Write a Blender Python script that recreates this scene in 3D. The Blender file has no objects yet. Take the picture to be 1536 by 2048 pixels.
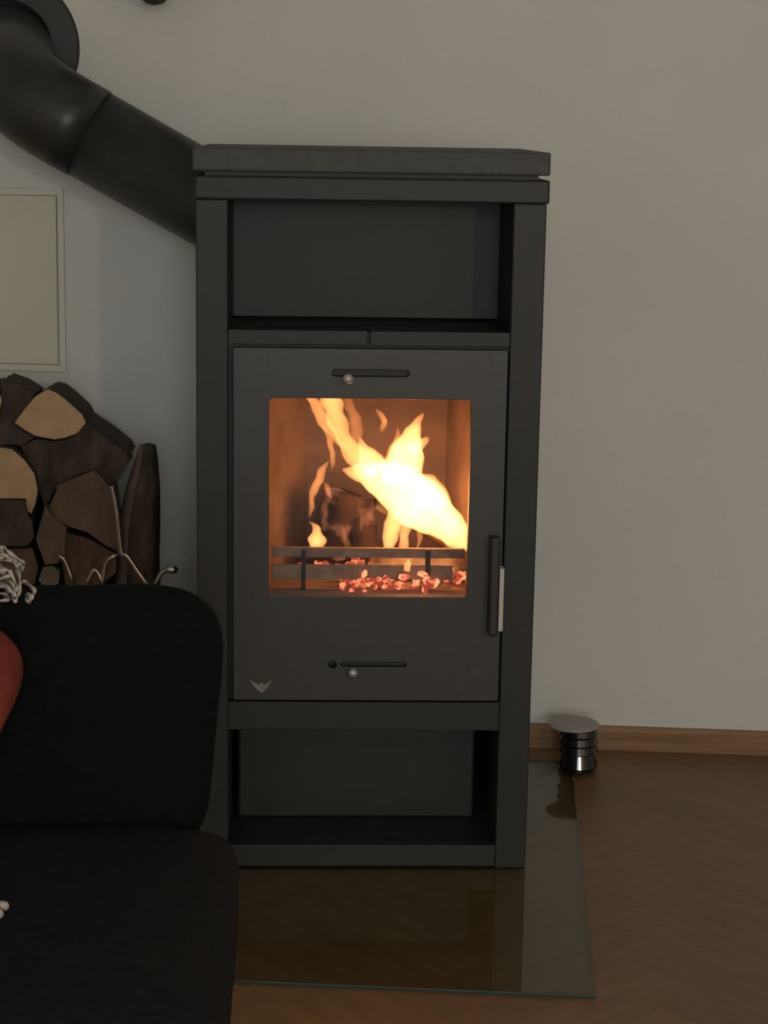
import bpy, bmesh, math, random
from mathutils import Vector, Matrix, noise
random.seed(7)
C = bpy.context.scene.collection
SC = bpy.context.scene

# ------------------------------------------------------------------ camera
F_PX, PITCH, ROLL, EYE = 3801.0, 0.2023, 0.0162, 1.1228
fw = Vector((0, math.cos(PITCH), -math.sin(PITCH)))
rt0 = Vector((1, 0, 0)); up0 = rt0.cross(fw)
rt = math.cos(ROLL) * rt0 + math.sin(ROLL) * up0
up = -math.sin(ROLL) * rt0 + math.cos(ROLL) * up0
CAM = Vector((0, 0, EYE))
cd = bpy.data.cameras.new('camera'); cam = bpy.data.objects.new('camera', cd); C.objects.link(cam)
cd.sensor_fit = 'VERTICAL'; cd.sensor_height = 36.0; cd.sensor_width = 27.0
cd.lens = F_PX * 36.0 / 2048.0; cd.clip_start = 0.02
m = Matrix.Identity(4)
for i in range(3):
    m[i][0] = rt[i]; m[i][1] = up[i]; m[i][2] = -fw[i]; m[i][3] = CAM[i]
cam.matrix_world = m
SC.camera = cam

# ------------------------------------------------------------------ world, exposure, room lights
w = bpy.data.worlds.new('world'); SC.world = w; w.use_nodes = True
w.node_tree.nodes['Background'].inputs[0].default_value = (0.45, 0.55, 0.7, 1)
w.node_tree.nodes['Background'].inputs[1].default_value = 0.05
SC.view_settings.view_transform = 'Standard'; SC.view_settings.look = 'None'
SC.view_settings.gamma = 1.0; SC.view_settings.use_curve_mapping = False
SC.view_settings.exposure = 0.0
try:
    SC.cycles.transparent_max_bounces = 32
except Exception:
    pass

ROOM = -0.0609            # the room stands turned a little against the camera
WALL = 3.3654
STOVE = Vector((-0.0244, 2.735, 0.006)); SYAW = 0.0398


def room_to_world(a, b, z):
    c, s = math.cos(ROOM), math.sin(ROOM)
    return Vector((a * c - b * s, a * s + b * c, z))


def area_light(name, loc, target, sx, sy, energy, col):
    d = bpy.data.lights.new(name, 'AREA'); d.shape = 'RECTANGLE'; d.size = sx; d.size_y = sy
    d.energy = energy; d.color = col
    o = bpy.data.objects.new(name, d); C.objects.link(o); o.location = loc
    o.rotation_euler = (Vector(target) - Vector(loc)).to_track_quat('-Z', 'Y').to_euler()
    return o


def point_light(name, loc, energy, col, rad):
    d = bpy.data.lights.new(name, 'POINT'); d.energy = energy; d.color = col; d.shadow_soft_size = rad
    o = bpy.data.objects.new(name, d); C.objects.link(o); o.location = loc
    return o


# evening daylight through the window in the wall behind the camera
WIN_A, WIN_Z, WIN_W, WIN_H = 0.45, 1.42, 0.9, 1.2
area_light('window_front_offscreen', room_to_world(WIN_A, -2.57, WIN_Z), room_to_world(WIN_A, 3.0, WIN_Z - 0.2),
           WIN_W, WIN_H, 39.0, (0.88, 0.97, 1.0))
# small warm lamp across the room: it throws the stove's upright shadow edge on the wall under the pipe
point_light('lamp_right_offscreen', (1.12, -1.20, 1.32), 40.0, (1.0, 0.75, 0.48), 0.04)

# ------------------------------------------------------------------ pixel helpers


def ray(px, py):
    return fw + rt * ((px - 768) / F_PX) + up * ((1024 - py) / F_PX)


def at_Y(px, py, Y):
    d = ray(px, py); return CAM + d * (Y / d.y)


def at_Z(px, py, Z=0.0):
    d = ray(px, py); return CAM + d * ((Z - EYE) / d.z)


def at_wall(px, py, off=0.0):
    n = Vector((-math.sin(ROOM), math.cos(ROOM), 0)); d = ray(px, py)
    t = (WALL - off - CAM.dot(n)) / d.dot(n); return CAM + d * t


def to_room(P):
    c, s = math.cos(-ROOM), math.sin(-ROOM)
    return Vector((P.x * c - P.y * s, P.x * s + P.y * c, P.z))


def S(px, py, depth=0.0):
    """pixel -> stove coordinates (x across, y depth, z up) at a depth behind the stove front"""
    n = Vector((-math.sin(SYAW), math.cos(SYAW), 0)); d = ray(px, py)
    t = (STOVE.dot(n) + depth - CAM.dot(n)) / d.dot(n); P = CAM + d * t - STOVE
    c, s = math.cos(-SYAW), math.sin(-SYAW)
    return Vector((P.x * c - P.y * s, P.x * s + P.y * c, P.z))


# ------------------------------------------------------------------ materials
MATS = {}


def mat(name, col, rough=0.6, metal=0.0, var=0.0, scale=20.0, bump=0.0, bscale=200.0, spec=0.5, stretch=None, col2=None,
        sheen=0.0, coat=0.0, objrand=0.0):
    if name in MATS: return MATS[name]
    M = bpy.data.materials.new(name); M.use_nodes = True; nt = M.node_tree; n = nt.nodes; L = nt.links
    b = n['Principled BSDF']
    b.inputs['Roughness'].default_value = rough; b.inputs['Metallic'].default_value = metal
    b.inputs['Specular IOR Level'].default_value = spec
    b.inputs['Base Color'].default_value = (*col, 1)
    if sheen: b.inputs['Sheen Weight'].default_value = sheen
    if coat:
        b.inputs['Coat Weight'].default_value = coat; b.inputs['Coat Roughness'].default_value = 0.12
    tc = n.new('ShaderNodeTexCoord'); mp = n.new('ShaderNodeMapping')
    L.new(tc.outputs['Object'], mp.inputs['Vector'])
    if stretch: mp.inputs['Scale'].default_value = stretch
    if var or col2:
        tx = n.new('ShaderNodeTexNoise'); tx.inputs['Scale'].default_value = scale; tx.inputs['Detail'].default_value = 6
        L.new(mp.outputs['Vector'], tx.inputs['Vector'])
        rp = n.new('ShaderNodeValToRGB'); L.new(tx.outputs['Fac'], rp.inputs['Fac'])
        c2 = col2 if col2 else tuple(c * (1 - var) for c in col)
        c1 = col if col2 else tuple(min(1, c * (1 + var)) for c in col)
        rp.color_ramp.elements[0].position = 0.32; rp.color_ramp.elements[1].position = 0.68
        rp.color_ramp.elements[0].color = (*c2, 1); rp.color_ramp.elements[1].color = (*c1, 1)
        out = rp.outputs['Color']
        if objrand:
            oi = n.new('ShaderNodeObjectInfo'); hs = n.new('ShaderNodeHueSaturation')
            mr = n.new('ShaderNodeMapRange'); L.new(oi.outputs['Random'], mr.inputs['Value'])
            mr.inputs['To Min'].default_value = 1 - objrand; mr.inputs['To Max'].default_value = 1 + objrand
            L.new(mr.outputs['Result'], hs.inputs['Value']); L.new(out, hs.inputs['Color']); out = hs.outputs['Color']
        L.new(out, b.inputs['Base Color'])
    if bump:
        t2 = n.new('ShaderNodeTexNoise'); t2.inputs['Scale'].default_value = bscale; t2.inputs['Detail'].default_value = 4
        L.new(mp.outputs['Vector'], t2.inputs['Vector'])
        bp = n.new('ShaderNodeBump'); bp.inputs['Strength'].default_value = bump; bp.inputs['Distance'].default_value = 0.004
        L.new(t2.outputs['Fac'], bp.inputs['Height']); L.new(bp.outputs['Normal'], b.inputs['Normal'])
    MATS[name] = M; return M


def glass_mat(name, tint, ior=1.5, rough=0.03):
    M = bpy.data.materials.new(name); M.use_nodes = True; nt = M.node_tree; n = nt.nodes; L = nt.links
    n.remove(n['Principled BSDF'])
    t = n.new('ShaderNodeBsdfTransparent'); t.inputs[0].default_value = (*tint, 1)
    g = n.new('ShaderNodeBsdfGlossy'); g.inputs['Roughness'].default_value = rough
    f = n.new('ShaderNodeFresnel'); f.inputs['IOR'].default_value = ior
    ge = n.new('ShaderNodeNewGeometry'); iv = n.new('ShaderNodeMath'); iv.operation = 'SUBTRACT'; iv.inputs[0].default_value = 1.0
    L.new(ge.outputs['Backfacing'], iv.inputs[1]); mu = n.new('ShaderNodeMath'); mu.operation = 'MULTIPLY'
    L.new(f.outputs[0], mu.inputs[0]); L.new(iv.outputs[0], mu.inputs[1])      # the far side of the sheet adds no second mirror
    mx = n.new('ShaderNodeMixShader'); L.new(mu.outputs[0], mx.inputs[0]); L.new(t.outputs[0], mx.inputs[1]); L.new(g.outputs[0], mx.inputs[2])
    L.new(mx.outputs[0], n['Material Output'].inputs['Surface']); return M


def flame_mat(name, col, strength):
    M = bpy.data.materials.new(name); M.use_nodes = True; nt = M.node_tree; n = nt.nodes; L = nt.links
    n.remove(n['Principled BSDF'])
    e = n.new('ShaderNodeEmission'); e.inputs[0].default_value = (*col, 1); e.inputs[1].default_value = strength
    L.new(e.outputs[0], n['Material Output'].inputs['Volume']); return M


def ember_mat(name, c_dark, c_hot, strength, scale, lo=0.45, hi=0.62, base=(0.03, 0.025, 0.022)):
    M = bpy.data.materials.new(name); M.use_nodes = True; nt = M.node_tree; n = nt.nodes; L = nt.links
    b = n['Principled BSDF']; b.inputs['Base Color'].default_value = (*base, 1); b.inputs['Roughness'].default_value = 0.9
    tc = n.new('ShaderNodeTexCoord'); tx = n.new('ShaderNodeTexNoise'); tx.inputs['Scale'].default_value = scale
    L.new(tc.outputs['Object'], tx.inputs['Vector']); rp = n.new('ShaderNodeValToRGB'); L.new(tx.outputs['Fac'], rp.inputs['Fac'])
    rp.color_ramp.elements[0].position = lo; rp.color_ramp.elements[1].position = hi
    rp.color_ramp.elements[0].color = (*c_dark, 1); rp.color_ramp.elements[1].color = (*c_hot, 1)
    L.new(rp.outputs['Color'], b.inputs['Emission Color']); b.inputs['Emission Strength'].default_value = strength
    return M


M_WALL = mat('white_wall_paint', (0.74, 0.73, 0.70), 0.9, var=0.03, scale=3, bump=0.15, bscale=180)
M_CEIL = mat('ceiling_paint', (0.75, 0.75, 0.73), 0.95, var=0.02, scale=3)
M_SUBFLOOR = mat('floor_underlay', (0.16, 0.10, 0.06), 0.7, var=0.2, scale=8)
M_PLANK = mat('oak_parquet', (0.185, 0.106, 0.049), 0.45, var=0.16, scale=9, stretch=(1, 9, 9), bump=0.08, bscale=60, objrand=0.07)
M_BASEB = mat('baseboard_oak', (0.29, 0.155, 0.075), 0.5, var=0.2, scale=12, stretch=(0.6, 8, 8))
M_STEEL = mat('grey_stove_paint', (0.020, 0.020, 0.0188), 0.52, var=0.10, scale=60, bump=0.06, bscale=900, spec=0.45)
M_DOOR = mat('grey_door_paint', (0.041, 0.039, 0.0365), 0.42, var=0.08, scale=50, bump=0.05, bscale=900, spec=0.5)
M_SLAB = mat('grey_stone_slab', (0.066, 0.068, 0.064), 0.65, var=0.14, scale=70, bump=0.1, bscale=400)
M_DARK = mat('black_steel', (0.02, 0.018, 0.017), 0.7, var=0.1)
M_PIPE = mat('black_pipe_paint', (0.030, 0.030, 0.029), 0.40, var=0.12, scale=40, spec=0.5)
M_CHROME = mat('brushed_steel', (0.62, 0.60, 0.58), 0.28, metal=1.0, var=0.06, scale=80)
M_SATIN = mat('satin_steel', (0.55, 0.52, 0.50), 0.5, metal=0.6, var=0.06, scale=80)
M_IRON = mat('wrought_iron', (0.34, 0.29, 0.25), 0.3, metal=0.9, var=0.2, scale=60)
M_LINER = mat('fireclay_liner', (0.16, 0.125, 0.10), 0.9, var=0.25, scale=14, bump=0.2, bscale=60)
M_GRATE = mat('ashy_iron_grate', (0.24, 0.19, 0.155), 0.7, var=0.25, scale=50)
M_BARK = mat('log_bark', (0.085, 0.058, 0.042), 0.9, col2=(0.022, 0.016, 0.012), scale=45, stretch=(1, 1, 0.4), bump=0.9, bscale=70)
M_WOOD = mat('sawn_wood', (0.44, 0.29, 0.165), 0.8, var=0.13, scale=30, bump=0.2, bscale=120)
M_SPLIT = mat('split_wood', (0.115, 0.072, 0.048), 0.85, var=0.35, scale=9, stretch=(3, 0.6, 1), bump=0.6, bscale=60)
M_OLDWOOD = mat('weathered_split_wood', (0.14, 0.105, 0.08), 0.85, var=0.3, scale=40, bump=0.5, bscale=60)
M_FABRIC = mat('black_upholstery', (0.0052, 0.0060, 0.0062), 0.95, var=0.2, scale=120, bump=0.25, bscale=700, spec=0.1)
M_FABRIC2 = mat('dark_navy_seat_fabric', (0.0135, 0.0135, 0.0145), 0.95, var=0.2, scale=120, bump=0.25, bscale=700, spec=0.1)
M_LEG = mat('dark_wood_leg', (0.03, 0.02, 0.015), 0.5, var=0.2, scale=30)
M_RED = mat('rust_red_cloth', (0.27, 0.060, 0.036), 0.9, col2=(0.13, 0.025, 0.018), scale=16, bump=0.3, bscale=500, spec=0.2)
M_LACE = mat('pale_yarn', (0.42, 0.38, 0.34), 0.7, var=0.2, scale=90, bump=0.3, bscale=400)
M_HATCH = mat('cream_hatch_paint', (0.70, 0.68, 0.57), 0.6, var=0.03, scale=5)
M_HATCHF = mat('hatch_frame_paint', (0.74, 0.72, 0.66), 0.7, var=0.03, scale=5)
M_BLACK = mat('glossy_black', (0.010, 0.009, 0.008), 0.07, var=0.1, scale=30, spec=0.9)
M_LID = mat('grey_lid', (0.36, 0.34, 0.33), 0.5, var=0.06, scale=40, metal=0.0)
M_ORN = mat('dark_bronze', (0.055, 0.05, 0.035), 0.6, var=0.2, scale=40)
M_CHAR = ember_mat('charred_wood', (0.0, 0.0, 0.0), (0.9, 0.30, 0.16), 0.45, 26, 0.52, 0.76, base=(0.03, 0.02, 0.017))
M_BURN = ember_mat('burning_wood', (0.04, 0.006, 0.001), (1.0, 0.42, 0.14), 0.7, 22, 0.42, 0.70, base=(0.08, 0.05, 0.035))
M_EMBER = ember_mat('glowing_embers', (0.16, 0.02, 0.01), (1.0, 0.27, 0.12), 2.4, 70, 0.46, 0.68)
M_GLASS = glass_mat('stove_glass', (0.97, 0.95, 0.93))
M_PLATE = glass_mat('floor_glass', (0.86, 0.89, 0.87), 1.52, 0.035)
M_F_HOT = flame_mat('flame_bright', (1.0, 0.36, 0.11), 150.0)
M_F_MID = flame_mat('flame_yellow', (1.0, 0.35, 0.10), 95.0)
M_F_THIN = flame_mat('flame_orange', (1.0, 0.32, 0.09), 32.0)

# ------------------------------------------------------------------ mesh helpers


def finish(name, bm, material, parent=None, smooth=False, loc=None, rotz=None, bevel=0.0, seg=2, sub=0):
    bmesh.ops.recalc_face_normals(bm, faces=bm.faces)
    me = bpy.data.meshes.new(name); bm.to_mesh(me); bm.free()
    for mm in (material if isinstance(material, (list, tuple)) else [material]): me.materials.append(mm)
    if smooth:
        for p in me.polygons: p.use_smooth = True
    o = bpy.data.objects.new(name, me); C.objects.link(o)
    if parent: o.parent = parent
    if loc is not None: o.location = loc
    if rotz is not None: o.rotation_euler.z = rotz
    if bevel:
        md = o.modifiers.new('bevel', 'BEVEL'); md.width = bevel; md.segments = seg; md.limit_method = 'ANGLE'
    if sub:
        md = o.modifiers.new('sub', 'SUBSURF'); md.levels = sub; md.render_levels = sub
    return o


def tag(o, label=None, cat=None, group=None, kind=None):
    if label: o['label'] = label
    if cat: o['category'] = cat
    if group: o['group'] = group
    if kind: o['kind'] = kind
    return o


def empty(name, loc, rotz=0.0):
    o = bpy.data.objects.new(name, None); C.objects.link(o); o.location = loc; o.rotation_euler.z = rotz
    o.empty_display_size = 0.05; return o


def bbox(bm, x0, x1, y0, y1, z0, z1):
    v = [bm.verts.new((x, y, z)) for z in (z0, z1) for y in (y0, y1) for x in (x0, x1)]
    for f in ((0, 1, 3, 2), (4, 6, 7, 5), (0, 4, 5, 1), (2, 3, 7, 6), (0, 2, 6, 4), (1, 5, 7, 3)):
        bm.faces.new([v[i] for i in f])
    return v


def box(name, x0, x1, y0, y1, z0, z1, material, parent=None, bevel=0.0015, **k):
    bm = bmesh.new(); bbox(bm, x0, x1, y0, y1, z0, z1)
    return finish(name, bm, material, parent, bevel=bevel, **k)


def prism(bm, poly, vec, inset=0.0):
    """extrude polygon (list of Vector) by vec"""
    a = [bm.verts.new(p) for p in poly]; b = [bm.verts.new(p + vec) for p in poly]; n = len(a)
    bm.faces.new(a); bm.faces.new(b[::-1])
    for i in range(n): bm.faces.new((a[i], b[i], b[(i + 1) % n], a[(i + 1) % n]))


def catmull(pts, k=6):
    if len(pts) < 3: return pts
    out = []
    P = [pts[0]] + list(pts) + [pts[-1]]
    for i in range(1, len(P) - 2):
        p0, p1, p2, p3 = P[i - 1], P[i], P[i + 1], P[i + 2]
        for j in range(k):
            t = j / k
            out.append(tuple(0.5 * ((2 * p1[q]) + (p2[q] - p0[q]) * t + (2 * p0[q] - 5 * p1[q] + 4 * p2[q] - p3[q]) * t * t +
                                    (3 * p1[q] - p0[q] - 3 * p2[q] + p3[q]) * t ** 3) for q in range(len(p1))))
    out.append(tuple(pts[-1])); return out


def tube(bm, pts, radii, n=12, depth_scale=1.0, depth_axis=Vector((0, 1, 0)), cap=True):
    rings = []
    pts = [Vector(p) for p in pts]
    prev = None
    for i, p in enumerate(pts):
        d = (pts[min(i + 1, len(pts) - 1)] - pts[max(i - 1, 0)]).normalized()
        if depth_scale != 1.0 or prev is None:
            a = d.cross(depth_axis)
            if a.length < 1e-4: a = d.cross(Vector((0.3, 0.2, 1)))
            a.normalize()
        else:
            a = (prev - d * prev.dot(d)).normalized()
        prev = a
        b = d.cross(a).normalized()
        r = max(radii[i], 1e-4)
        rings.append([bm.verts.new(p + a * (r * math.cos(2 * math.pi * j / n)) + b * (r * depth_scale * math.sin(2 * math.pi * j / n))) for j in range(n)])
    for i in range(len(rings) - 1):
        for j in range(n):
            bm.faces.new((rings[i][j], rings[i][(j + 1) % n], rings[i + 1][(j + 1) % n], rings[i + 1][j]))
    if cap:
        bm.faces.new(rings[0][::-1]); bm.faces.new(rings[-1])
    return rings


def lathe(bm, prof, n=40, M=None):
    rings = []
    for r, z in prof:
        if r < 1e-5:
            rings.append([bm.verts.new((0, 0, z))])
        else:
            rings.append([bm.verts.new((r * math.cos(2 * math.pi * j / n), r * math.sin(2 * math.pi * j / n), z)) for j in range(n)])
    for a, b in zip(rings, rings[1:]):
        for j in range(n):
            k = (j + 1) % n
            if len(a) == 1 and len(b) == 1: continue
            if len(a) == 1: bm.faces.new((a[0], b[j], b[k]))
            elif len(b) == 1: bm.faces.new((a[j], a[k], b[0]))
            else: bm.faces.new((a[j], a[k], b[k], b[j]))
    if len(rings[0]) > 1: bm.faces.new(rings[0])
    if len(rings[-1]) > 1: bm.faces.new(rings[-1][::-1])
    if M is not None: bmesh.ops.transform(bm, matrix=M, verts=bm.verts)


def rounded_loop(x0, x1, z0, z1, r, k=5):
    out = []
    for cx, cz, a0 in ((x1 - r, z1 - r, 0), (x0 + r, z1 - r, 90), (x0 + r, z0 + r, 180), (x1 - r, z0 + r, 270)):
        for i in range(k + 1):
            a = math.radians(a0 + 90 * i / k); out.append((cx + r * math.cos(a), cz + r * math.sin(a)))
    return out


def plate_with_hole(bm, outer, inner, y0, y1):
    """outer/inner: loops with equal counts in (x,z); y0 front, y1 back"""
    n = len(outer)
    L = [[bm.verts.new((p[0], y, p[1])) for p in loop] for loop in (outer, inner) for y in (y0, y1)]
    of, ob, jf, jb = L
    for i in range(n):
        k = (i + 1) % n
        bm.faces.new((of[i], of[k], jf[k], jf[i])); bm.faces.new((ob[i], jb[i], jb[k], ob[k]))
        bm.faces.new((of[i], ob[i], ob[k], of[k])); bm.faces.new((jf[i], jf[k], jb[k], jb[i]))


# ------------------------------------------------------------------ the room
AX0, AX1, BY0, BY1, CZ = -2.3, 2.3, -2.6, WALL, 2.5


def struct(o):
    o['kind'] = 'structure'; return o


struct(box('wall_back', AX0 - 0.1, AX1 + 0.1, BY1, BY1 + 0.12, 0, CZ, M_WALL, bevel=0, rotz=ROOM))
struct(box('wall_left', AX0 - 0.12, AX0, BY0, BY1, 0, CZ, M_WALL, bevel=0, rotz=ROOM))
struct(box('wall_right', AX1, AX1 + 0.12, BY0, BY1, 0, CZ, M_WALL, bevel=0, rotz=ROOM))
struct(box('ceiling', AX0 - 0.12, AX1 + 0.12, BY0 - 0.12, BY1 + 0.12, CZ, CZ + 0.1, M_CEIL, bevel=0, rotz=ROOM))
bm = bmesh.new()
wx0, wx1, wz0, wz1 = WIN_A - WIN_W / 2 - 0.05, WIN_A + WIN_W / 2 + 0.05, WIN_Z - WIN_H / 2 - 0.05, WIN_Z + WIN_H / 2 + 0.05
plate_with_hole(bm, [(AX1 + .1, CZ), (AX0 - .1, CZ), (AX0 - .1, 0), (AX1 + .1, 0)], [(wx1, wz1), (wx0, wz1), (wx0, wz0), (wx1, wz0)], BY0, BY0 - 0.12)
struct(finish('wall_front', bm, M_WALL, rotz=ROOM))
bm = bmesh.new()
plate_with_hole(bm, [(wx1, wz1), (wx0, wz1), (wx0, wz0), (wx1, wz0)],
                [(wx1 - .05, wz1 - .05), (wx0 + .05, wz1 - .05), (wx0 + .05, wz0 + .05), (wx1 - .05, wz0 + .05)], BY0 - 0.02, BY0 - 0.08)
win = struct(finish('window_1', bm, M_HATCHF, rotz=ROOM))
box('pane', wx0 + .05, wx1 - .05, BY0 - .055, BY0 - .05, wz0 + .05, wz1 - .05, M_GLASS, win, bevel=0)

floor = struct(box('floor', AX0 - 0.12, AX1 + 0.12, BY0 - 0.12, BY1 + 0.12, -0.12, -0.009, M_SUBFLOOR, bevel=0, rotz=ROOM))
# herringbone parquet: every block that can come into view is a piece of the floor
PW, PN = 0.078, 5
PL = PW * PN


def plank_mesh():
    b = bmesh.new(); g = 0.0002
    bbox(b, g, PL - g, g, PW - g, -0.0105, 0.0)
    bmesh.ops.bevel(b, geom=[e for e in b.edges if all(abs(v.co.z) < 1e-6 for v in e.verts)], offset=0.0004, segments=1, affect='EDGES')
    bmesh.ops.recalc_face_normals(b, faces=b.faces)
    me = bpy.data.meshes.new('parquet_block'); b.to_mesh(me); b.free(); me.materials.append(M_PLANK); return me


pm = plank_mesh()
c45 = math.cos(math.pi / 4)
nblk = 0
RX0, RX1, RY0, RY1 = -1.15, 1.05, 1.15, BY1 + 0.08
for row in range(-70, 70):
    for k in range(-14, 15):
        for kind in (0, 1):
            if kind == 0: ox, oy, cx, cy = row + 2 * PN * k, row, PN / 2, 0.5
            else: ox, oy, cx, cy = row, row - 2 * PN + 1 + 2 * PN * k, 0.5, PN / 2
            mx, my = (ox + cx) * PW, (oy + cy) * PW
            a, b_ = (mx - my) * c45, (mx + my) * c45 + 1.0
            if not (RX0 < a < RX1 and RY0 < b_ < RY1): continue
            o = bpy.data.objects.new('parquet_block', pm); C.objects.link(o); o.parent = floor
            x, y = ox * PW, oy * PW
            if kind == 1: x += PW
            o.location = ((x - y) * c45, (x + y) * c45 + 1.0, 0); o.rotation_euler.z = math.pi / 4 + (math.pi / 2 if kind else 0)
            nblk += 1
print('parquet blocks', nblk)

bm = bmesh.new()
prof = [(0, 0), (-0.014, 0), (-0.014, 0.036), (-0.010, 0.043), (0, 0.043)]
prism(bm, [Vector((AX0, BY1 + p[0], p[1])) for p in prof], Vector((AX1 - AX0, 0, 0)))
struct(finish('baseboard_back', bm, M_BASEB, rotz=ROOM))

# ------------------------------------------------------------------ glass floor plate
fr = to_room(at_Z(1181, 1991, 0.006)); br_ = to_room(at_Z(1160, 1600, 0.006))
px1 = (fr.x + br_.x) / 2; py0 = fr.y
plate_x0, plate_x1, plate_y0, plate_y1 = px1 - 0.66, px1, py0, WALL - 0.10
plate = box('glass_hearth_plate', plate_x0, plate_x1, plate_y0, plate_y1, 0.0004, 0.006, M_PLATE, bevel=0.0015, rotz=ROOM)
M_EDGE = mat('glass_edge_green', (0.040, 0.055, 0.046), 0.5, var=0.1, spec=0.3)
plate.data.materials.append(M_EDGE)
for p_ in plate.data.polygons:
    if abs(p_.normal.z) < 0.5: p_.material_index = 1
tag(plate, 'clear glass hearth plate lying on the parquet under the stove', 'hearth plate')

# ------------------------------------------------------------------ the stove
st = empty('wood_stove', STOVE, SYAW)
tag(st, 'tall dark grey steel wood stove with glass fire door and two open niches', 'stove')
W2 = 0.25; DEP = 0.40; Z0 = 0.006
V = lambda z: z - Z0
SLT, FRT, N1T, N1B, DT, DB, N2T, N2B = [V(z) for z in (1.0841, 1.0451, 1.0118, 0.8275, 0.8043, 0.273, 0.2259, 0.0427)]
xl, xr, dl, dr = 0.0456 - W2, 0.4528 - W2, 0.0505 - W2, 0.4522 - W2
SLB = FRT + 0.0065
box('top_slab', -W2 - 0.004, W2 + 0.003, -0.006, DEP + 0.004, SLB, SLT, M_SLAB, st, bevel=0.003)['label'] = 'lighter grey stone top slab'
box('slab_support', -W2 + 0.012, W2 - 0.012, 0.010, DEP - 0.01, FRT - 0.002, SLB + 0.001, M_STEEL, st, bevel=0)
box('side_panel', -W2, xl, 0, DEP, 0.0, N1T + 0.0, M_STEEL, st, bevel=0.002)
box('side_panel', xr, W2, 0, DEP, 0.0, N1T + 0.0, M_STEEL, st, bevel=0.002)
box('top_rail', -W2 - 0.001, W2 + 0.0035, -0.002, DEP, N1T, FRT, M_STEEL, st, bevel=0.003)
NICHE = 0.20
box('niche_back', xl, xr, NICHE, NICHE + 0.01, N1B, N1T, M_STEEL, st, bevel=0)
box('niche_floor', xl, xr, 0.012, NICHE, N1B - 0.012, N1B - 0.004, M_STEEL, st, bevel=0)
xm = S(738, 675).x
box('air_vent_strip', xl, xm - 0.0022, 0.001, 0.012, DT + 0.002, N1B, M_STEEL, st, bevel=0.001)
box('air_vent_strip', xm + 0.0022, xr, 0.001, 0.012, DT + 0.002, N1B, M_STEEL, st, bevel=0.001)
box('vent_backing', xl, xr, 0.012, 0.03, DT - 0.006, N1B - 0.012, M_STEEL, st, bevel=0)
box('lower_rail', xl, xr, 0.0005, 0.02, N2T, DB - 0.003, M_STEEL, st, bevel=0.001)
box('base_rail', xl, xr, 0.0005, 0.02, 0.003, N2B, M_STEEL, st, bevel=0.001)
box('niche_floor', xl, xr, 0.02, DEP - 0.01, N2B - 0.012, N2B - 0.004, M_STEEL, st, bevel=0)
box('niche_ceiling', xl, xr, 0.02, DEP - 0.01, N2T + 0.004, N2T + 0.012, M_STEEL, st, bevel=0)
box('back_panel', xl, xr, DEP - 0.01, DEP, 0.0, N1T, M_STEEL, st, bevel=0)
# dark ash box standing back in the lower niche
ax1 = S(945, 1660, 0.13).x
ash = box('ash_box', xl + 0.010, ax1, 0.13, 0.34, N2B - 0.004, N2B + 0.145, M_STEEL, st, bevel=0.004)

# door with window opening
wl, wrr = S(538, 990).x, S(938, 990).x
wt, wb = S(738, 797).z, S(738, 1192).z
k = 5
outer = rounded_loop(dl + 0.003, dr - 0.002, DB + 0.001, DT - 0.002, 0.002, k)
inner = rounded_loop(wl, wrr, wb, wt, 0.006, k)
bm = bmesh.new(); plate_with_hole(bm, outer, inner, -0.004, 0.016)
door = finish('door', bm, M_DOOR, st, bevel=0.001)
door['label'] = 'grey steel fire door with large glass window'
box('glass_pane', wl - 0.008, wrr + 0.008, 0.0165, 0.0195, wb - 0.008, wt + 0.008, M_GLASS, door, bevel=0)
# dark seal around the door
bm = bmesh.new()
plate_with_hole(bm, rounded_loop(xl, xr, DB - 0.003, DT + 0.002, 0.001, k), rounded_loop(wl - 0.012, wrr + 0.012, wb - 0.012, wt + 0.012, 0.004, k), 0.020, 0.026)
finish('door_frame', bm, M_STEEL, st)


def cut_door(bmc):
    """cut a recess into the door with a temporary cutter"""
    bmesh.ops.recalc_face_normals(bmc, faces=bmc.faces)
    me = bpy.data.meshes.new('cutter'); bmc.to_mesh(me); bmc.free()
    co = bpy.data.objects.new('cutter', me); C.objects.link(co); co.parent = st
    bev = [m_ for m_ in door.modifiers]
    for m_ in bev: m_.show_viewport = False
    md = door.modifiers.new('cut', 'BOOLEAN'); md.operation = 'DIFFERENCE'; md.solver = 'EXACT'; md.object = co
    bpy.context.view_layer.update()
    new = bpy.data.meshes.new_from_object(door.evaluated_get(bpy.context.evaluated_depsgraph_get()))
    door.modifiers.remove(md); door.data = new
    for m_ in bev: m_.show_viewport = True
    bpy.data.objects.remove(co)


def slot(px0, px1, py, h=0.010):
    a, b = S(px0, py), S(px1, py); zc = (a.z + b.z) / 2
    bm = bmesh.new()
    prism(bm, [Vector((p[0], -0.010, p[1])) for p in rounded_loop(a.x, b.x, zc - h / 2, zc + h / 2, h * 0.45, 4)], Vector((0, 0.018, 0)))
    cut_door(bm)
    bm = bmesh.new()
    prism(bm, [Vector((p[0], 0.006, p[1])) for p in rounded_loop(a.x + 0.0006, b.x - 0.0006, zc - h / 2 + 0.0006, zc + h / 2 - 0.0006, h * 0.4, 4)], Vector((0, 0.003, 0)))
    return finish('air_slider', bm, M_STEEL, door)


def knob(px, py, r):
    p = S(px, py, -0.012); bm = bmesh.new()
    lathe(bm, [(0.002, -0.020), (0.0035, -0.019), (0.0035, 0.0), (r, 0.004), (r * 1.05, 0.010), (r * 0.8, 0.0155), (0, 0.017)], 24,
          Matrix.Translation((p.x, -0.0125, p.z)) @ Matrix.Rotation(math.pi / 2, 4, 'X'))
    return finish('air_knob', bm, M_SATIN, door, smooth=True)


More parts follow.
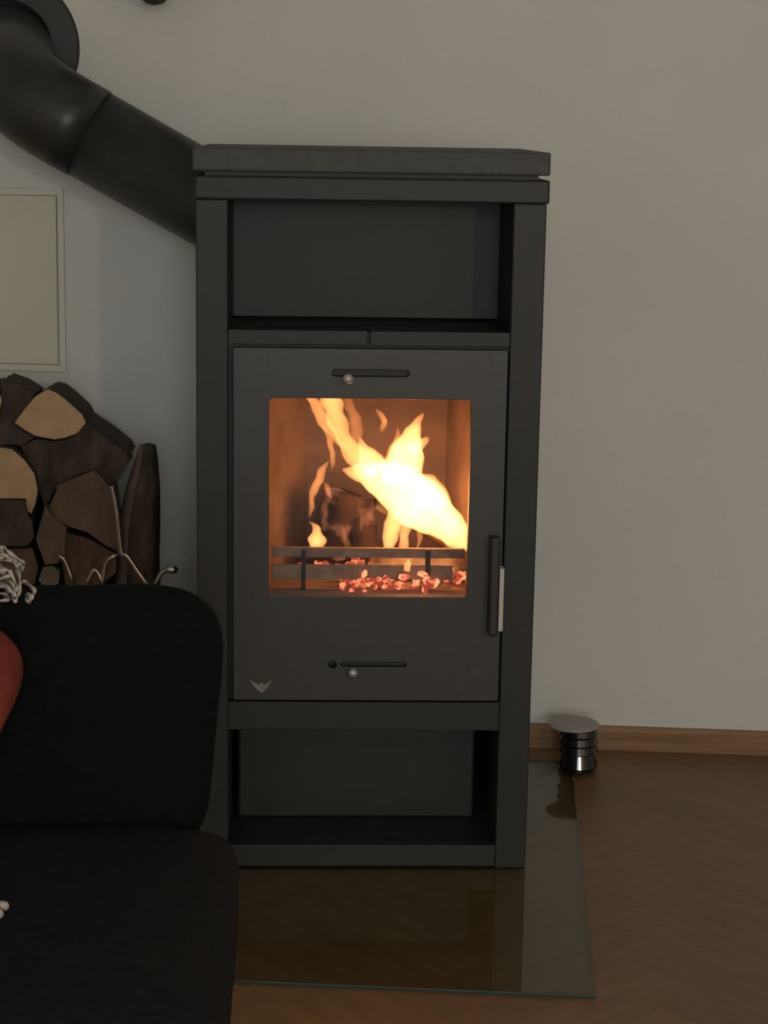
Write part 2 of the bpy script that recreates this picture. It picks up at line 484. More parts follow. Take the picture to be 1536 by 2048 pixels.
slot(664, 818, 746); knob(696, 756, 0.0075)
slot(680, 812, 1328, 0.008); knob(706, 1342, 0.0065)
p = S(665, 1328)
MX = Matrix.Translation((p.x, 0.0, p.z)) @ Matrix.Rotation(math.pi / 2, 4, 'X')
bm = bmesh.new(); lathe(bm, [(0.006, -0.012), (0.006, 0.010)], 24, MX); cut_door(bm)
bm = bmesh.new(); lathe(bm, [(0.0052, -0.013), (0.0052, -0.010), (0.0035, -0.009), (0, -0.009)], 24, MX)
finish('screw', bm, M_STEEL, door)
# small silver emblem: a downward pointing leaf-like chevron
epx = [(500, 1357), (510, 1364), (517, 1367), (523, 1362), (529, 1367), (536, 1363), (545, 1356), (538, 1370), (530, 1378), (523, 1384), (515, 1377), (507, 1369)]
bm = bmesh.new(); prism(bm, [Vector((q.x, -0.0058, q.z)) for q in (S(*e) for e in epx)], Vector((0, 0.0019, 0)))
finish('emblem', bm, mat('emblem_silver', (0.24, 0.21, 0.20), 0.5, metal=0.4, var=0.2, scale=120), door)
# handle: dark grip on the door edge with a bright strip
h0, h1 = S(990, 1066).z, S(990, 1262).z
hx0, hx1 = S(978, 1150, -0.02).x, S(998, 1150, -0.02).x
hd = box('handle', hx0, hx1, -0.034, -0.012, h1, h0, mat('black_handle', (0.026, 0.021, 0.02), 0.5, var=0.1), door, bevel=0.004, seg=3)
for zz in (h0 - 0.018, h1 + 0.02):
    box('handle_mount', hx0 + 0.002, hx1 - 0.002, -0.014, -0.003, zz - 0.006, zz + 0.006, M_DARK, hd, bevel=0.001)
s0, s1 = S(1003, 1136, -0.03).z, S(1000, 1261, -0.03).z
box('handle_strip', hx1 - 0.0005, hx1 + 0.0062, -0.036, -0.014, s1, s0, mat('pale_strip', (0.56, 0.52, 0.49), 0.45, var=0.05), hd, bevel=0.001)

# fire chamber: angled liners, back, floor, baffle
FZ0 = wb - 0.012; FZ1 = wt + 0.04
FB = 0.29
bxl, bxr = S(614, 950, FB).x, 0.135
cxl, cxr = xl + 0.012, xr - 0.012
for side, (xa, xb) in enumerate(((cxl, bxl), (cxr, bxr))):
    s = -1 if side == 0 else 1
    bm = bmesh.new()
    prism(bm, [Vector((xa, 0.027, FZ0)), Vector((xb, FB, FZ0)), Vector((xb + s * 0.025, FB, FZ0)), Vector((xa + s * 0.011, 0.027, FZ0))], Vector((0, 0, FZ1 - FZ0)))
    finish('side_liner', bm, M_LINER, st)
box('back_liner', bxl - 0.02, bxr + 0.02, FB, FB + 0.025, FZ0, FZ1, M_LINER, st, bevel=0)
box('chamber_floor', xl, xr, 0.027, FB + 0.02, FZ0 - 0.02, FZ0, M_LINER, st, bevel=0)
box('baffle', xl, xr, 0.027, FB + 0.02, FZ1, FZ1 + 0.015, M_LINER, st, bevel=0)

# log guard: two rails with posts standing just behind the glass
GD = 0.085


def rail(pa, pb, hpx, name):
    a, b = S(*pa, GD), S(*pb, GD); h = hpx / 2 * 0.00075
    bm = bmesh.new()
    prism(bm, [Vector((a.x, GD, a.z - h)), Vector((b.x, GD, b.z - h)), Vector((b.x, GD, b.z + h)), Vector((a.x, GD, a.z + h))], Vector((0, 0.008, 0)))
    return finish(name, bm, M_GRATE, st, bevel=0.001)


rail((543, 1104), (930, 1108), 20, 'guard_rail')
rail((543, 1144), (905, 1146), 30, 'guard_rail')
for px in (607, 856):
    a, b = S(px - 4, 1100, GD - 0.003), S(px + 4, 1170, GD - 0.003)
    box('guard_post', a.x, b.x, GD - 0.003, GD + 0.012, FZ0 - 0.001, a.z, M_STEEL, st, bevel=0.001)

# ------------------------------------------------------------------ fire: logs, embers, flames (crop pixels of the stove window)


def Q(cx, cy, d): return S(500 + cx / 3.2, 770 + cy / 3.2, d)


def stove_world(v):
    c, s = math.cos(SYAW), math.sin(SYAW)
    return Vector((v.x * c - v.y * s, v.x * s + v.y * c, v.z)) + STOVE


PXM = 0.00075 / 3.2      # metres per crop pixel at the fire


def burn_log(name, a, b, r, material, label, n=12, wob=0.18):
    A, B = a, b; pts = []; rad = []
    for i in range(9):
        t = i / 8; p = A.lerp(B, t); pts.append(p); rad.append(r * (1 + wob * noise.noise(p * 40)))
    bm = bmesh.new(); tube(bm, pts, rad, n)
    for v in bm.verts: v.co += Vector((noise.noise(v.co * 60), noise.noise(v.co * 60 + Vector((9, 0, 0))), noise.noise(v.co * 60 + Vector((0, 9, 0))))) * r * 0.22
    o = finish(name, bm, material, smooth=True); o.location = STOVE; o.rotation_euler.z = SYAW
    return tag(o, label, 'log')


zfl = FZ0


def onfloor(v, r):
    return Vector((v.x, v.y, zfl + r))


burn_log('burning_log', onfloor(Q(500, 1060, 0.20), 0.03), Q(600, 690, 0.20), 0.030, M_CHAR, 'charred upright log with glowing cracks burning behind the stove glass')
burn_log('burning_log', onfloor(Q(720, 1060, 0.19), 0.028), Q(690, 740, 0.215), 0.027, M_CHAR, 'charred leaning log in the fire, under the diagonal burning log')
burn_log('burning_log', Q(830, 740, 0.185), Q(1370, 1065, 0.150), 0.014, M_BURN, 'diagonal burning log wrapped in white flames inside the stove')
burn_log('burning_log', onfloor(Q(780, 1090, 0.16), 0.024), onfloor(Q(1400, 1090, 0.15), 0.024), 0.022, M_BURN, 'log lying behind the guard rail at the bottom of the fire')

bm = bmesh.new()
rnd = random.Random(3)
for i in range(420):
    x = rnd.uniform(cxl + 0.03, cxr - 0.02); y = rnd.uniform(0.045, 0.22)
    lim = 0.07 * (1 - (y - 0.06) / 0.3); r = rnd.uniform(0.004, 0.0085)
    if (y < 0.16 and x < -0.04) or (y < 0.10 and x > 0.11) or x < -0.10: continue
    z = zfl + r * 0.7 + rnd.random() * (0.022 if x > -0.05 else 0.008)
    mt = Matrix.Translation((x, y, z)) @ Matrix.Rotation(rnd.random() * 6, 4, Vector((rnd.random(), rnd.random(), rnd.random() + .1)).normalized()) @ Matrix.Diagonal((1.3, 0.9, 0.7, 1))
    bmesh.ops.create_icosphere(bm, subdivisions=1, radius=r, matrix=mt)
em = finish('ember_bed', bm, M_EMBER); em.location = STOVE; em.rotation_euler.z = SYAW
tag(em, 'bed of glowing red embers on the stove chamber floor', 'embers', kind='stuff')

fire = empty('fire', stove_world(Vector((0, 0.13, zfl))), SYAW)
tag(fire, 'bright yellow and white flames rising from the burning logs in the stove', 'fire')
FO = Vector((0, 0.13, zfl))


def flame(pts, material, d=0.12, ds=0.75):
    """pts: (crop x, crop y, radius in crop px[, extra depth])"""
    sm = catmull([(p[0], p[1], p[2], p[3] if len(p) > 3 else 0.0) for p in pts], 7)
    bm = bmesh.new()
    P = [Q(p[0], p[1], d + p[3]) - FO for p in sm]; R_ = [max(p[2], 0.6) * PXM * 1.15 for p in sm]
    tube(bm, P, R_, 16, ds)
    for v in bm.verts:
        q = v.co * 58; v.co += Vector((noise.noise(q), 0.4 * noise.noise(q + Vector((5, 5, 5))), 0.8 * noise.noise(q + Vector((0, 7, 3))))) * 0.0048
    return finish('flame', bm, material, fire, smooth=True)


# the main body along the diagonal log
flame([(590, 545, 8), (680, 560, 45), (800, 590, 95), (950, 660, 140), (1090, 770, 150), (1220, 860, 115), (1320, 960, 80), (1390, 1050, 40)], M_F_HOT, 0.12)
flame([(1040, 700, 120), (1150, 700, 90), (1230, 800, 60), (1300, 900, 60), (1385, 960, 30)], M_F_MID, 0.14)
# right plume
flame([(960, 640, 120), (985, 520, 110), (1010, 420, 95), (1035, 330, 62), (1060, 260, 34), (1085, 210, 18), (1106, 175, 3)], M_F_HOT, 0.125)
flame([(1030, 430, 50), (1085, 385, 40), (1130, 350, 20), (1148, 330, 3)], M_F_HOT, 0.125)
flame([(900, 540, 70), (925, 440, 45), (940, 350, 24), (948, 265, 3)], M_F_MID, 0.13)
flame([(1070, 650, 70), (1140, 650, 70), (1200, 700, 60), (1240, 780, 55)], M_F_MID, 0.15)
# left plume up through the top of the window
flame([(800, 590, 60), (715, 500, 60), (640, 410, 52), (585, 310, 50), (550, 200, 55), (525, 110, 62), (505, 40, 60)], M_F_MID, 0.13)
flame([(600, 400, 15), (540, 320, 24), (475, 230, 32), (425, 140, 34), (390, 80, 30), (370, 30, 20)], M_F_MID, 0.12)
flame([(690, 430, 24), (680, 330, 36), (670, 230, 36), (640, 130, 30), (610, 60, 20)], M_F_THIN, 0.17)
flame([(820, 560, 75), (770, 480, 62), (728, 400, 34), (700, 330, 3)], M_F_HOT, 0.12)
flame([(470, 260, 12), (505, 330, 17), (528, 420, 20), (528, 500, 14), (523, 555, 2)], M_F_MID, 0.115)
flame([(503, 480, 3), (470, 540, 20), (432, 620, 24), (405, 710, 20), (388, 800, 12), (380, 850, 3)], M_F_MID, 0.115)
# small separate tongues
flame([(800, 150, 2), (840, 200, 18), (860, 240, 22), (848, 285, 14), (836, 312, 2)], M_F_MID, 0.14)
flame([(425, 1045, 30), (430, 1000, 48), (425, 950, 34), (400, 905, 14), (380, 875, 2)], M_F_HOT, 0.10)
flame([(484, 620, 4), (498, 655, 14), (512, 700, 13), (516, 720, 4)], M_F_MID, 0.14)
flame([(930, 820, 45), (915, 900, 48), (900, 980, 44), (890, 1050, 32)], M_F_HOT, 0.11)
flame([(1000, 850, 30), (995, 930, 30), (985, 1000, 28), (985, 1050, 18)], M_F_HOT, 0.11)
flame([(1075, 860, 18), (1077, 950, 15), (1075, 1045, 12)], M_F_MID, 0.11)
flame([(1000, 1190, 20), (1005, 1155, 24), (998, 1110, 3)], M_F_HOT, 0.06)
flame([(590, 870, 4), (605, 940, 15), (620, 1000, 18), (640, 1045, 8)], M_F_THIN, 0.12)
flame([(700, 800, 4), (707, 870, 14), (715, 940, 8)], M_F_THIN, 0.12)
for q, e in (((1090, 720, 0.12), 0.45), ((560, 250, 0.13), 0.10), ((915, 920, 0.11), 0.22)):
    p = stove_world(Q(*q))
    point_light('firelight', p, e * 0.5, (1.0, 0.25, 0.07), 0.035)

# ------------------------------------------------------------------ stove pipe
PY = 3.20
pipe = empty('stove_pipe', at_Y(300, 330, PY))
tag(pipe, 'matt black stove pipe slanting up from behind the stove to the wall', 'stove pipe')
PO = Vector(pipe.location)
RP = 0.0755
ax = lambda px: at_Y(px, 387.5 + (px - 390) * 0.567, PY)
elb = ax(22)
rose_c = at_wall(15, 95)
dirn = (ax(390) - elb).normalized()
wn = Vector((-math.sin(ROOM), math.cos(ROOM), 0))


def arc(p_from, corner, p_to, r, k=8):
    d1 = (p_from - corner).normalized(); d2 = (p_to - corner).normalized()
    a, b = corner + d1 * r, corner + d2 * r
    return [((1 - t) ** 2) * a + 2 * t * (1 - t) * corner + t * t * b for t in [i / k for i in range(k + 1)]]


corner = elb
low = ax(640)
mid = corner.lerp(low, 0.25)
bm = bmesh.new()
P = [rose_c + wn * 0.001] + arc(rose_c, corner, low, 0.105, 12) + [mid]
P = [p - PO for p in P]
tube(bm, P, [RP + 0.002] * len(P), 40)
finish('elbow', bm, M_PIPE, pipe, smooth=True)
back_pt = Vector((low.x + 0.03, STOVE.y + DEP + 0.005, low.z))
bm = bmesh.new(); P = [mid - (low - mid).normalized() * 0.012] + arc(mid, low, back_pt, 0.055, 8) + [back_pt]
P = [p - PO for p in P]; tube(bm, P, [RP] * len(P), 40)
finish('pipe_section', bm, M_PIPE, pipe, smooth=True)
bm = bmesh.new()
lathe(bm, [(RP, 0.0), (RP + 0.006, 0.006), (0.125, 0.004), (0.128, 0.0), (0.128, -0.003), (RP, -0.003)], 56)
rs = finish('wall_rosette', bm, M_PIPE, pipe, smooth=False)
rs.location = rose_c - wn * 0.004 - PO; rs.rotation_euler = (math.pi / 2, 0, ROOM)

# ------------------------------------------------------------------ wall hatch
hr = to_room(at_wall(116, 392)); hb = to_room(at_wall(117, 728))
hx = (hr.x + hb.x) / 2; hz1, hz0 = hr.z, hb.z; hw = 0.30
ht = empty('chimney_hatch', room_to_world(hx - hw / 2, WALL, hz0), ROOM)
tag(ht, 'cream painted square hatch set in the wall below the stove pipe', 'hatch')
bm = bmesh.new(); fo = 0.013
plate_with_hole(bm, [(hw / 2 + fo, hz1 - hz0 + fo), (-hw / 2 - fo, hz1 - hz0 + fo), (-hw / 2 - fo, -fo), (hw / 2 + fo, -fo)],
                [(hw / 2 + .003, hz1 - hz0 + .001), (-hw / 2 - .001, hz1 - hz0 + .001), (-hw / 2 - .001, -.001), (hw / 2 + .003, -.001)], -0.009, 0.0)
finish('hatch_frame', bm, M_HATCHF, ht, bevel=0.001)
bm = bmesh.new(); prism(bm, [Vector((-hw / 2, -0.0095, 0)), Vector((hw / 2 - 0.0012, -0.0095, 0)), Vector((hw / 2 + 0.0004, -0.0095, hz1 - hz0)), Vector((-hw / 2, -0.0095, hz1 - hz0))], Vector((0, 0.0095, 0)))
finish('hatch_door', bm, M_HATCH, ht, bevel=0.0008)
# ------------------------------------------------------------------ dark ornament on the wall above the pipe (its tip shows)
oc = at_wall(309, 11, 0.105) + wn * 0.105
orn = empty('wall_ornament', oc, ROOM)
tag(orn, 'dark bronze wall ornament above the stove pipe, its rounded tip hanging down', 'wall ornament')
bm = bmesh.new()
lathe(bm, [(0, 0), (0.014, 0.003), (0.022, 0.010), (0.024, 0.020), (0.014, 0.032), (0.03, 0.045), (0.075, 0.075), (0.105, 0.12), (0.11, 0.16), (0, 0.16)], 40)
for v in bm.verts: v.co.y = v.co.y * 0.9 - 0.105
finish('bowl', bm, M_ORN, orn, smooth=True)
box('bracket', -0.03, 0.03, -0.06, 0.0, 0.10, 0.20, M_ORN, orn, bevel=0.004)

# ------------------------------------------------------------------ firewood
LY = 2.97
GRP = 'firewood stacked beside the stove'


def K(cx, cy, Y=LY): return at_Y(cx / 3.657, 740 + cy / 3.657, Y)


def log(poly, vec, label, side, cap, name='firewood_log', group=None):
    """poly: list of world Vectors of the end face; vec: direction and length of the log"""
    n = len(poly); c = sum(poly, Vector()) / n
    bm = bmesh.new(); rings = []
    NS = 7
    for i in range(NS):
        t = i / (NS - 1); rg = []
        for p in poly:
            q = p + vec * t; dd = (p - c)
            q = q + dd * (0.05 * noise.noise(q * 22 + Vector((3, 1, 0)))) + dd * (0.05 * noise.noise(q * 60))
            rg.append(bm.verts.new(q - c))
        rings.append(rg)
    for i in range(NS - 1):
        for j in range(n): bm.faces.new((rings[i][j], rings[i][(j + 1) % n], rings[i + 1][(j + 1) % n], rings[i + 1][j]))
    f0 = bm.faces.new(rings[0]); bm.faces.new(rings[-1][::-1])
    cap_pts = [Vector(v.co) for v in rings[0]]
    o = finish(name, bm, side); o.location = c
    tag(o, label, 'log', group or GRP)
    cc = sum(cap_pts, Vector()) / n; u = vec.normalized()
    b2 = bmesh.new(); prism(b2, [cc + (p - cc) * 0.97 - u * 0.0015 for p in cap_pts], u * 0.004)
    finish('cut_face', b2, cap, o)
    return o


def ngon(cx, cz, r, Y, n=14, sq=1.0, seed=0, rot=0.0):
    out = []
    for i in range(n):
        a = 2 * math.pi * i / n + rot
        rr = r * (1 + 0.10 * noise.noise(Vector((math.cos(a) * 1.5 + seed * 7, math.sin(a) * 1.5, seed))))
        out.append(Vector((cx + rr * math.cos(a), Y, cz + rr * sq * math.sin(a))))
    return out


BACK = Vector((-0.035, 0.30, -0.028))
log([K(*p) for p in ((255, 195), (350, 138), (415, 165), (480, 210), (600, 325), (632, 385), (570, 460), (480, 500), (400, 512), (250, 490), (165, 440), (105, 385), (195, 270))],
    BACK, 'split log with a pale fan-shaped sawn end, on top of the pile', M_BARK, M_WOOD)
log([K(*p) for p in ((-300, 940), (-310, 760), (-210, 620), (-90, 562), (0, 552), (90, 577), (190, 652), (255, 762), (280, 880), (264, 980), (232, 1052), (197, 1032), (194, 942))],
    BACK, 'thick half-round log with a pale sawn end, below the fan-shaped one', M_BARK, M_WOOD)
log([K(*p, 3.0) for p in ((-300, 335), (-12, 312), (14, 230), (10, 70), (130, 110), (250, 182), (190, 290), (110, 395), (170, 440), (260, 492), (160, 550), (100, 545), (-90, 552), (-300, 590))], BACK * 0.9,
    'dark bark log behind the fan-shaped pale end', M_BARK, M_BARK)
log([K(*p, 2.975) for p in ((-300, 150), (-150, 105), (-20, 150), (10, 200), (14, 235), (-6, 300), (-150, 325), (-300, 325))], BACK,
    'pale-ended split log at the top of the pile beside the dark bark log', M_BARK, M_WOOD)
log([K(*p, 3.0) for p in ((160, 560), (270, 505), (400, 525), (490, 500), (570, 460), (632, 380), (800, 515), (930, 610), (950, 665), (880, 790), (800, 840), (690, 722), (430, 830), (335, 985), (290, 860), (262, 755), (200, 645))], BACK,
    'big dark bark log sloping down towards the upright log', M_BARK, M_BARK)
log([K(*p, 2.96) for p in ((432, 840), (600, 775), (690, 730), (760, 800), (810, 880), (850, 1090), (860, 1325), (770, 1280), (640, 1195), (500, 1145), (408, 1080), (365, 1010))], BACK,
    'brown split log with its rough inner face showing below the bark log', M_SPLIT, M_SPLIT)
log([K(*p, 2.95) for p in ((330, 995), (400, 1090), (482, 1150), (472, 1370), (420, 1415), (330, 1425), (262, 1240))], BACK,
    'narrow pale brown split log wedged upright at the pile front', M_OLDWOOD, M_SPLIT)
log([K(*p, 2.955) for p in ((-260, 960), (-60, 955), (185, 955), (205, 1060), (235, 1110), (250, 1230), (200, 1290), (40, 1290), (-220, 1290))], BACK,
    'blackened square log under the half-round pale-ended log', M_BARK, M_BARK)
log([K(*p, 2.95) for p in ((310, 1440), (380, 1430), (440, 1470), (430, 1560), (340, 1600), (280, 1540))], BACK, 'small grey stick end low at the front of the pile', M_BARK, M_OLDWOOD)
log([K(*p, 2.99) for p in ((490, 1190), (640, 1225), (855, 1350), (850, 1480), (700, 1600), (480, 1600), (452, 1420))], BACK, 'log in shadow below the brown split log', M_BARK, M_SPLIT)
log([K(*p, 2.98) for p in ((-260, 1310), (40, 1310), (230, 1305), (285, 1440), (260, 1560), (100, 1640), (-200, 1620))], BACK, 'bark log in shadow behind the scarf', M_BARK, M_SPLIT)
# rows below, hidden by the chair, that carry the pile
for i, (x, z, r) in enumerate([(-0.86, 0.066, 0.066), (-0.72, 0.07, 0.07), (-0.58, 0.067, 0.067), (-0.452, 0.06, 0.06),
                              (-0.79, 0.185, 0.066), (-0.65, 0.188, 0.07), (-0.515, 0.178, 0.064), (-0.72, 0.305, 0.068), (-0.585, 0.30, 0.066), (-0.46, 0.285, 0.055)]):
    log(ngon(x, z, r * 0.94, 2.97 + 0.01 * (i % 3), 14, 1.0, 10 + i), Vector((0, 0.32, 0)), 'round bark-covered log in the lower rows of the pile, behind the iron rods', M_BARK, M_WOOD, group='lower rows of firewood')

# tall log standing upright beside the pile
tp = at_Y(288, 889, 3.03); bt = at_Z(282, 1500, 0.0)
bx = tp.x; bm = bmesh.new(); rings = []
xs = (at_Y(228, 1000, 3.03).x, at_Y(320, 1000, 3.03).x); hwid = (xs[1] - xs[0]) / 2; cxm = (xs[0] + xs[1]) / 2
prof = [(0.0, 1.0, 0.0), (0.1, 1.0, 0), (0.2, .98, 0), (0.3, 0.98, 0), (0.4, .96, 0), (0.48, .92, 0.004), (0.54, 0.72, 0.011), (0.58, 0.50, 0.016), (0.605, 0.36, 0.018), (tp.z, 0.14, 0.018)]
for z, s, sh in prof:
    rg = []
    for j in range(16):
        a = 2 * math.pi * j / 16
        r = 1 + 0.12 * noise.noise(Vector((math.cos(a) * 2, math.sin(a) * 2, z * 9)))
        rg.append(bm.verts.new((hwid * s * r * math.cos(a) + sh, 0.045 * max(s, 0.4) * r * math.sin(a), z)))
    rings.append(rg)
for i in range(len(rings) - 1):
    for j in range(16):
        f = bm.faces.new((rings[i][j], rings[i][(j + 1) % 16], rings[i + 1][(j + 1) % 16], rings[i + 1][j]))
        f.material_index = 1 if 7 <= j <= 10 else 0
bm.faces.new(rings[0][::-1]); bm.faces.new(rings[-1])
ul = finish('firewood_log', bm, [M_BARK, M_OLDWOOD], smooth=True); ul.location = (cxm, 3.03, 0)
tag(ul, 'tall split log standing upright between the log pile and the stove', 'log', GRP)

# wrought-iron firewood holder with bent rods
RY = 2.915
rk = empty('firewood_holder', Vector((-0.48, RY, 0)))
tag(rk, 'wrought-iron firewood holder with bent rods and a round knob', 'log holder')
RO = Vector(rk.location)


def rod(pxs, r=0.0052, foot=True, name='rod'):
    P = [at_Y(p[0], p[1], RY - (0.012 if i else 0)) for i, p in enumerate(pxs)]
    if foot: P = [Vector((P[0].x, RY, 0.012))] + P
    sm = catmull([tuple(p) for p in P], 6) if not foot else [tuple(P[0])] + catmull([tuple(p) for p in P[1:]], 6)
    bm = bmesh.new(); tube(bm, [Vector(p) - RO for p in sm], [r] * len(sm), 10)
    return finish(name, bm, M_IRON, rk, smooth=True), P


rod([(303, 1178), (294, 1168), (272, 1138), (254, 1112), (244, 1108), (240, 1085), (234, 1030), (228, 995), (223, 972)])
_, P = rod([(303, 1178), (312, 1166), (322, 1147), (334, 1140), (344, 1139)], 0.004, foot=False)
bm = bmesh.new(); bmesh.ops.create_uvsphere(bm, u_segments=16, v_segments=10, radius=0.0075, matrix=Matrix.Translation(P[-1] - RO) @ Matrix.Diagonal((1.3, 1, 0.9, 1)))
finish('knob', bm, M_CHROME, rk, smooth=True)
rod([(146, 1172), (144, 1160), (136, 1137), (127, 1118), (118, 1112)], 0.0042)
rod([(213, 1182), (205, 1165), (196, 1146), (188, 1140), (181, 1152), (174, 1165)], 0.0042)
rod([(243, 1110), (228, 1112), (212, 1128), (205, 1165)], 0.0042, foot=False)
bm = bmesh.new(); tube(bm, [Vector((-0.50, 0, 0.007)), Vector((0.108, 0, 0.007))], [0.007, 0.007], 10)
finish('base_bar', bm, M_IRON, rk, smooth=True)
for x in (-0.50, 0.105):
    bm = bmesh.new(); tube(bm, [Vector((x, -0.06, 0.007)), Vector((x, 0.045, 0.007))], [0.007, 0.007], 10); finish('base_bar', bm, M_IRON, rk, smooth=True)

# ------------------------------------------------------------------ canister on the corner of the plate
cb = at_Z(1155, 1537, 0.006)
cn = empty('ribbed_canister', cb)
tag(cn, 'small glossy black ribbed canister with a flat grey lid, beside the stove', 'canister')
sc = (cb - CAM).dot(fw) / F_PX
rb = 40 * sc; hb_ = at_Y(1155, 1452, cb.y).z - 0.006
bm = bmesh.new(); prof = [(0, 0), (rb * 0.9, 0), (rb, 0.003), (rb, hb_ * 0.07)]
for z0_, z1_ in ((0.10, 0.40), (0.43, 0.60), (0.63, 0.80), (0.83, 0.97)):
    a_, b_ = hb_ * z0_, hb_ * z1_; dr_ = (b_ - a_) * 0.30
    prof += [(rb * 0.90, a_), (rb, a_ + 0.001), (rb - dr_ * 0.55, (a_ * 0.45 + b_ * 0.55)), (rb - dr_, b_ - 0.0008), (rb * 0.80, b_)]
prof += [(rb * 0.78, hb_), (0, hb_)]
lathe(bm, prof, 96); finish('body', bm, M_BLACK, cn, smooth=False)
bm = bmesh.new(); rl = 51 * sc
lathe(bm, [(0, 0), (rl * 0.96, 0), (rl, 0.0012), (rl, 0.003), (rl * 0.97, 0.0042), (0, 0.005)], 56)
ld = finish('lid', bm, M_LID, cn, smooth=True, bevel=0.0004); ld.location = (-0.009, 0.004, hb_ - 0.0005); ld.rotation_euler = (0, 0, 0)

# ------------------------------------------------------------------ chair in the foreground
CH = math.radians(2.5)
ch = empty('upholstered_chair', (-0.365, 1.50, 0), CH)
tag(ch, 'black upholstered chair with a low rounded backrest standing before the stove', 'chair')


def soft_box(name, sx, sy, sz, r, material, parent, loc, rot=(0, 0, 0), taper=1.0, puff=0.0, n=10):
    bm = bmesh.new(); bmesh.ops.create_cube(bm, size=1.0)
    bmesh.ops.subdivide_edges(bm, edges=bm.edges, cuts=n, use_grid_fill=True)
    for v in bm.verts:
        p = Vector((v.co.x * sx, v.co.y * sy, v.co.z * sz)); h = Vector((sx / 2 - r[0], sy / 2 - r[1], sz / 2 - r[2]))
        q = Vector((max(-h.x, min(h.x, p.x)), max(-h.y, min(h.y, p.y)), max(-h.z, min(h.z, p.z))))
        d = Vector(((p.x - q.x) / r[0], (p.y - q.y) / r[1], (p.z - q.z) / r[2]))
        if d.length > 1e-6:
            mxc = max(abs(d.x), abs(d.y), abs(d.z)); d = d * (mxc / d.length)
            p = q + Vector((d.x * r[0], d.y * r[1], d.z * r[2]))
        t = (p.z / sz + 0.5); p.x *= taper + (1 - taper) * t
        if puff: p.y -= puff * (1 - (2 * p.x / sx) ** 2) * (1 - (2 * p.z / sz) ** 2) * (1 if p.y < 0 else -1)
        p += Vector((noise.noise(p * 9), noise.noise(p * 9 + Vector((4, 0, 0))), noise.noise(p * 9 + Vector((0, 4, 0))))) * 0.003
        v.co = p
    o = finish(name, bm, material, parent, smooth=True, sub=1); o.location = loc; o.rotation_euler = rot; return o


soft_box('seat', 0.488, 0.50, 0.095, (0.045, 0.05, 0.035), M_FABRIC2, ch, (0, -0.03, 0.425))
soft_box('backrest', 0.455, 0.085, 0.27, (0.06, 0.04, 0.06), M_FABRIC, ch, (0.0, 0.265, 0.546), (math.radians(-7), 0, 0), taper=0.91)
box('seat_frame', -0.215, 0.215, -0.24, 0.23, 0.355, 0.39, M_LEG, ch, bevel=0.004)
for sx in (-1, 1):
    for sy in (-1, 1):
        bm = bmesh.new()
        tube(bm, [Vector((sx * 0.20, (0.215 if sy > 0 else -0.225), 0.37)), Vector((sx * 0.215, (0.245 if sy > 0 else -0.245), 0.0))], [0.022, 0.014], 12)
        finish('leg', bm, M_LEG, ch, smooth=True)
for sx in (-1, 1):
    bm = bmesh.new(); tube(bm, [Vector((sx * 0.16, 0.22, 0.37)), Vector((sx * 0.16, 0.262, 0.46)), Vector((sx * 0.16, 0.27, 0.5))], [0.012] * 3, 10)
    finish('back_support', bm, M_LEG, ch, smooth=True)

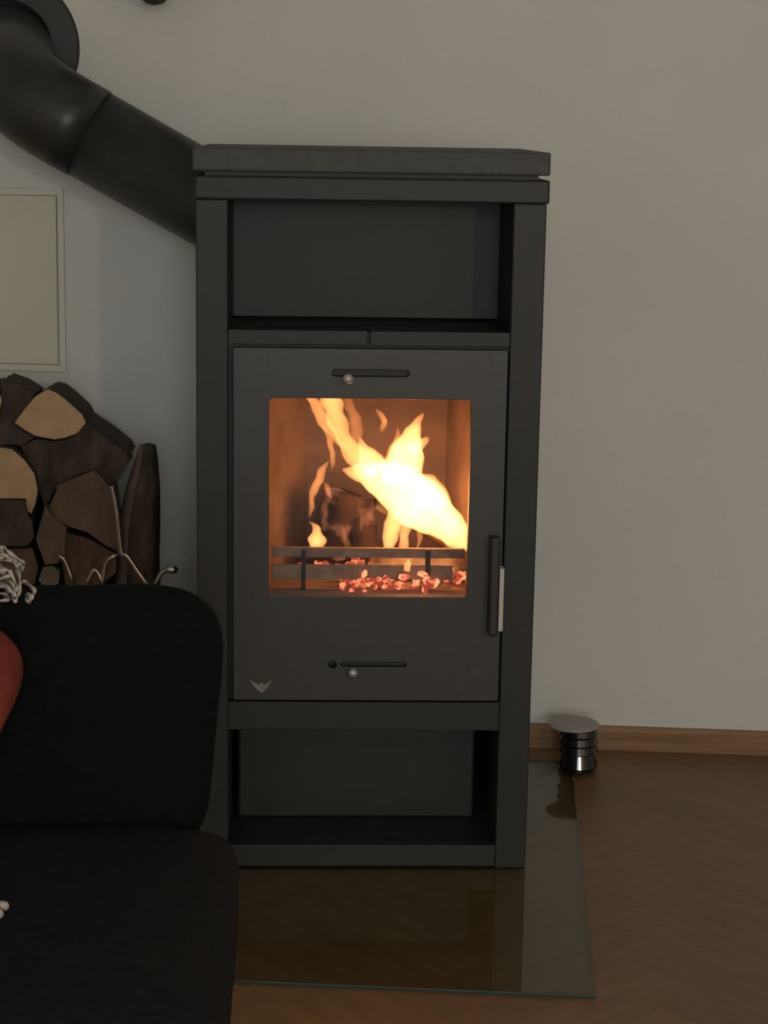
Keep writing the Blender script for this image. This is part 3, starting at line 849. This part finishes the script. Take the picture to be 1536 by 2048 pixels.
# rust-red cushion leaning against the backrest
cu = empty('throw_cushion', (-0.447, 1.672, 0.472), CH)
tag(cu, 'rust-red cloth cushion leaning on the black chair backrest', 'cushion')
body = soft_box('cover', 0.205, 0.085, 0.205, (0.05, 0.04, 0.05), M_RED, cu, (0, -0.01, 0.130), (math.radians(-10), math.radians(28), 0), n=8)
tp_ = at_Z(1, 1800, 0.485) - Vector(cu.location); tp_ = Matrix.Rotation(-CH, 4, 'Z') @ tp_
for k, (dx, dy) in enumerate(((0, 0.012), (-0.002, -0.004))):
    bm = bmesh.new(); P = [Vector((0.03, -0.03, 0.02)), Vector((tp_.x * 0.6, tp_.y * 0.6, 0.012)), Vector((tp_.x + dx - 0.004, tp_.y + dy, 0.006)), Vector((tp_.x + dx + 0.002, tp_.y + dy - 0.003, 0.004))]
    sm = catmull([tuple(p) for p in P], 5); tube(bm, [Vector(p) for p in sm], [0.0015 if i < len(sm) - 5 else 0.004 for i in range(len(sm))], 8)
    finish('tassel', bm, M_LACE, cu, smooth=True)

# pale yarn scarf bundled over the top of the backrest
sf = empty('lace_scarf', at_Y(-30, 1190, 1.755))
tag(sf, 'pale openwork lace scarf bundled over the top of the chair backrest', 'scarf')
SO = Vector(sf.location)
strands = [
    [(-40, 1120), (-10, 1105), (8, 1093), (20, 1106), (36, 1118), (47, 1130), (44, 1138), (38, 1132), (28, 1125), (15, 1118), (-20, 1125)],
    [(-40, 1130), (0, 1110), (20, 1114), (31, 1122), (34, 1140), (40, 1160), (38, 1185), (30, 1201), (26, 1188), (30, 1170), (22, 1150), (10, 1138), (-30, 1150)],
    [(-40, 1150), (0, 1143), (12, 1152), (24, 1170), (30, 1190), (22, 1180), (5, 1165), (-30, 1160)],
    [(-40, 1175), (0, 1172), (15, 1178), (28, 1186), (36, 1175), (46, 1165), (58, 1170), (68, 1182), (62, 1195), (58, 1206), (52, 1195), (55, 1188), (62, 1192)],
    [(-40, 1110), (0, 1100), (4, 1112), (-4, 1122), (8, 1140), (20, 1143), (22, 1150), (6, 1156), (-20, 1165)],
    [(-40, 1190), (-5, 1185), (10, 1190), (20, 1196), (5, 1200), (-30, 1205)]]
bm = bmesh.new(); rnd = random.Random(5)
for i, sp in enumerate(strands):
    for cpy in range(3):
        P = [at_Y(p[0] + rnd.uniform(-2.5, 2.5), p[1] + rnd.uniform(-2.5, 2.5), 1.71 + 0.012 * math.sin(i * 2 + j * 1.3 + cpy) - (0.012 if p[1] > 1165 else 0)) - SO for j, p in enumerate(sp)]
        sm = catmull([tuple(p) for p in P], 5)
        tube(bm, [Vector(p) for p in sm], [0.0013 + 0.0007 * math.sin(j * 0.9 + i) for j in range(len(sm))], 6)
finish('yarn_loops', bm, M_LACE, sf, smooth=True)
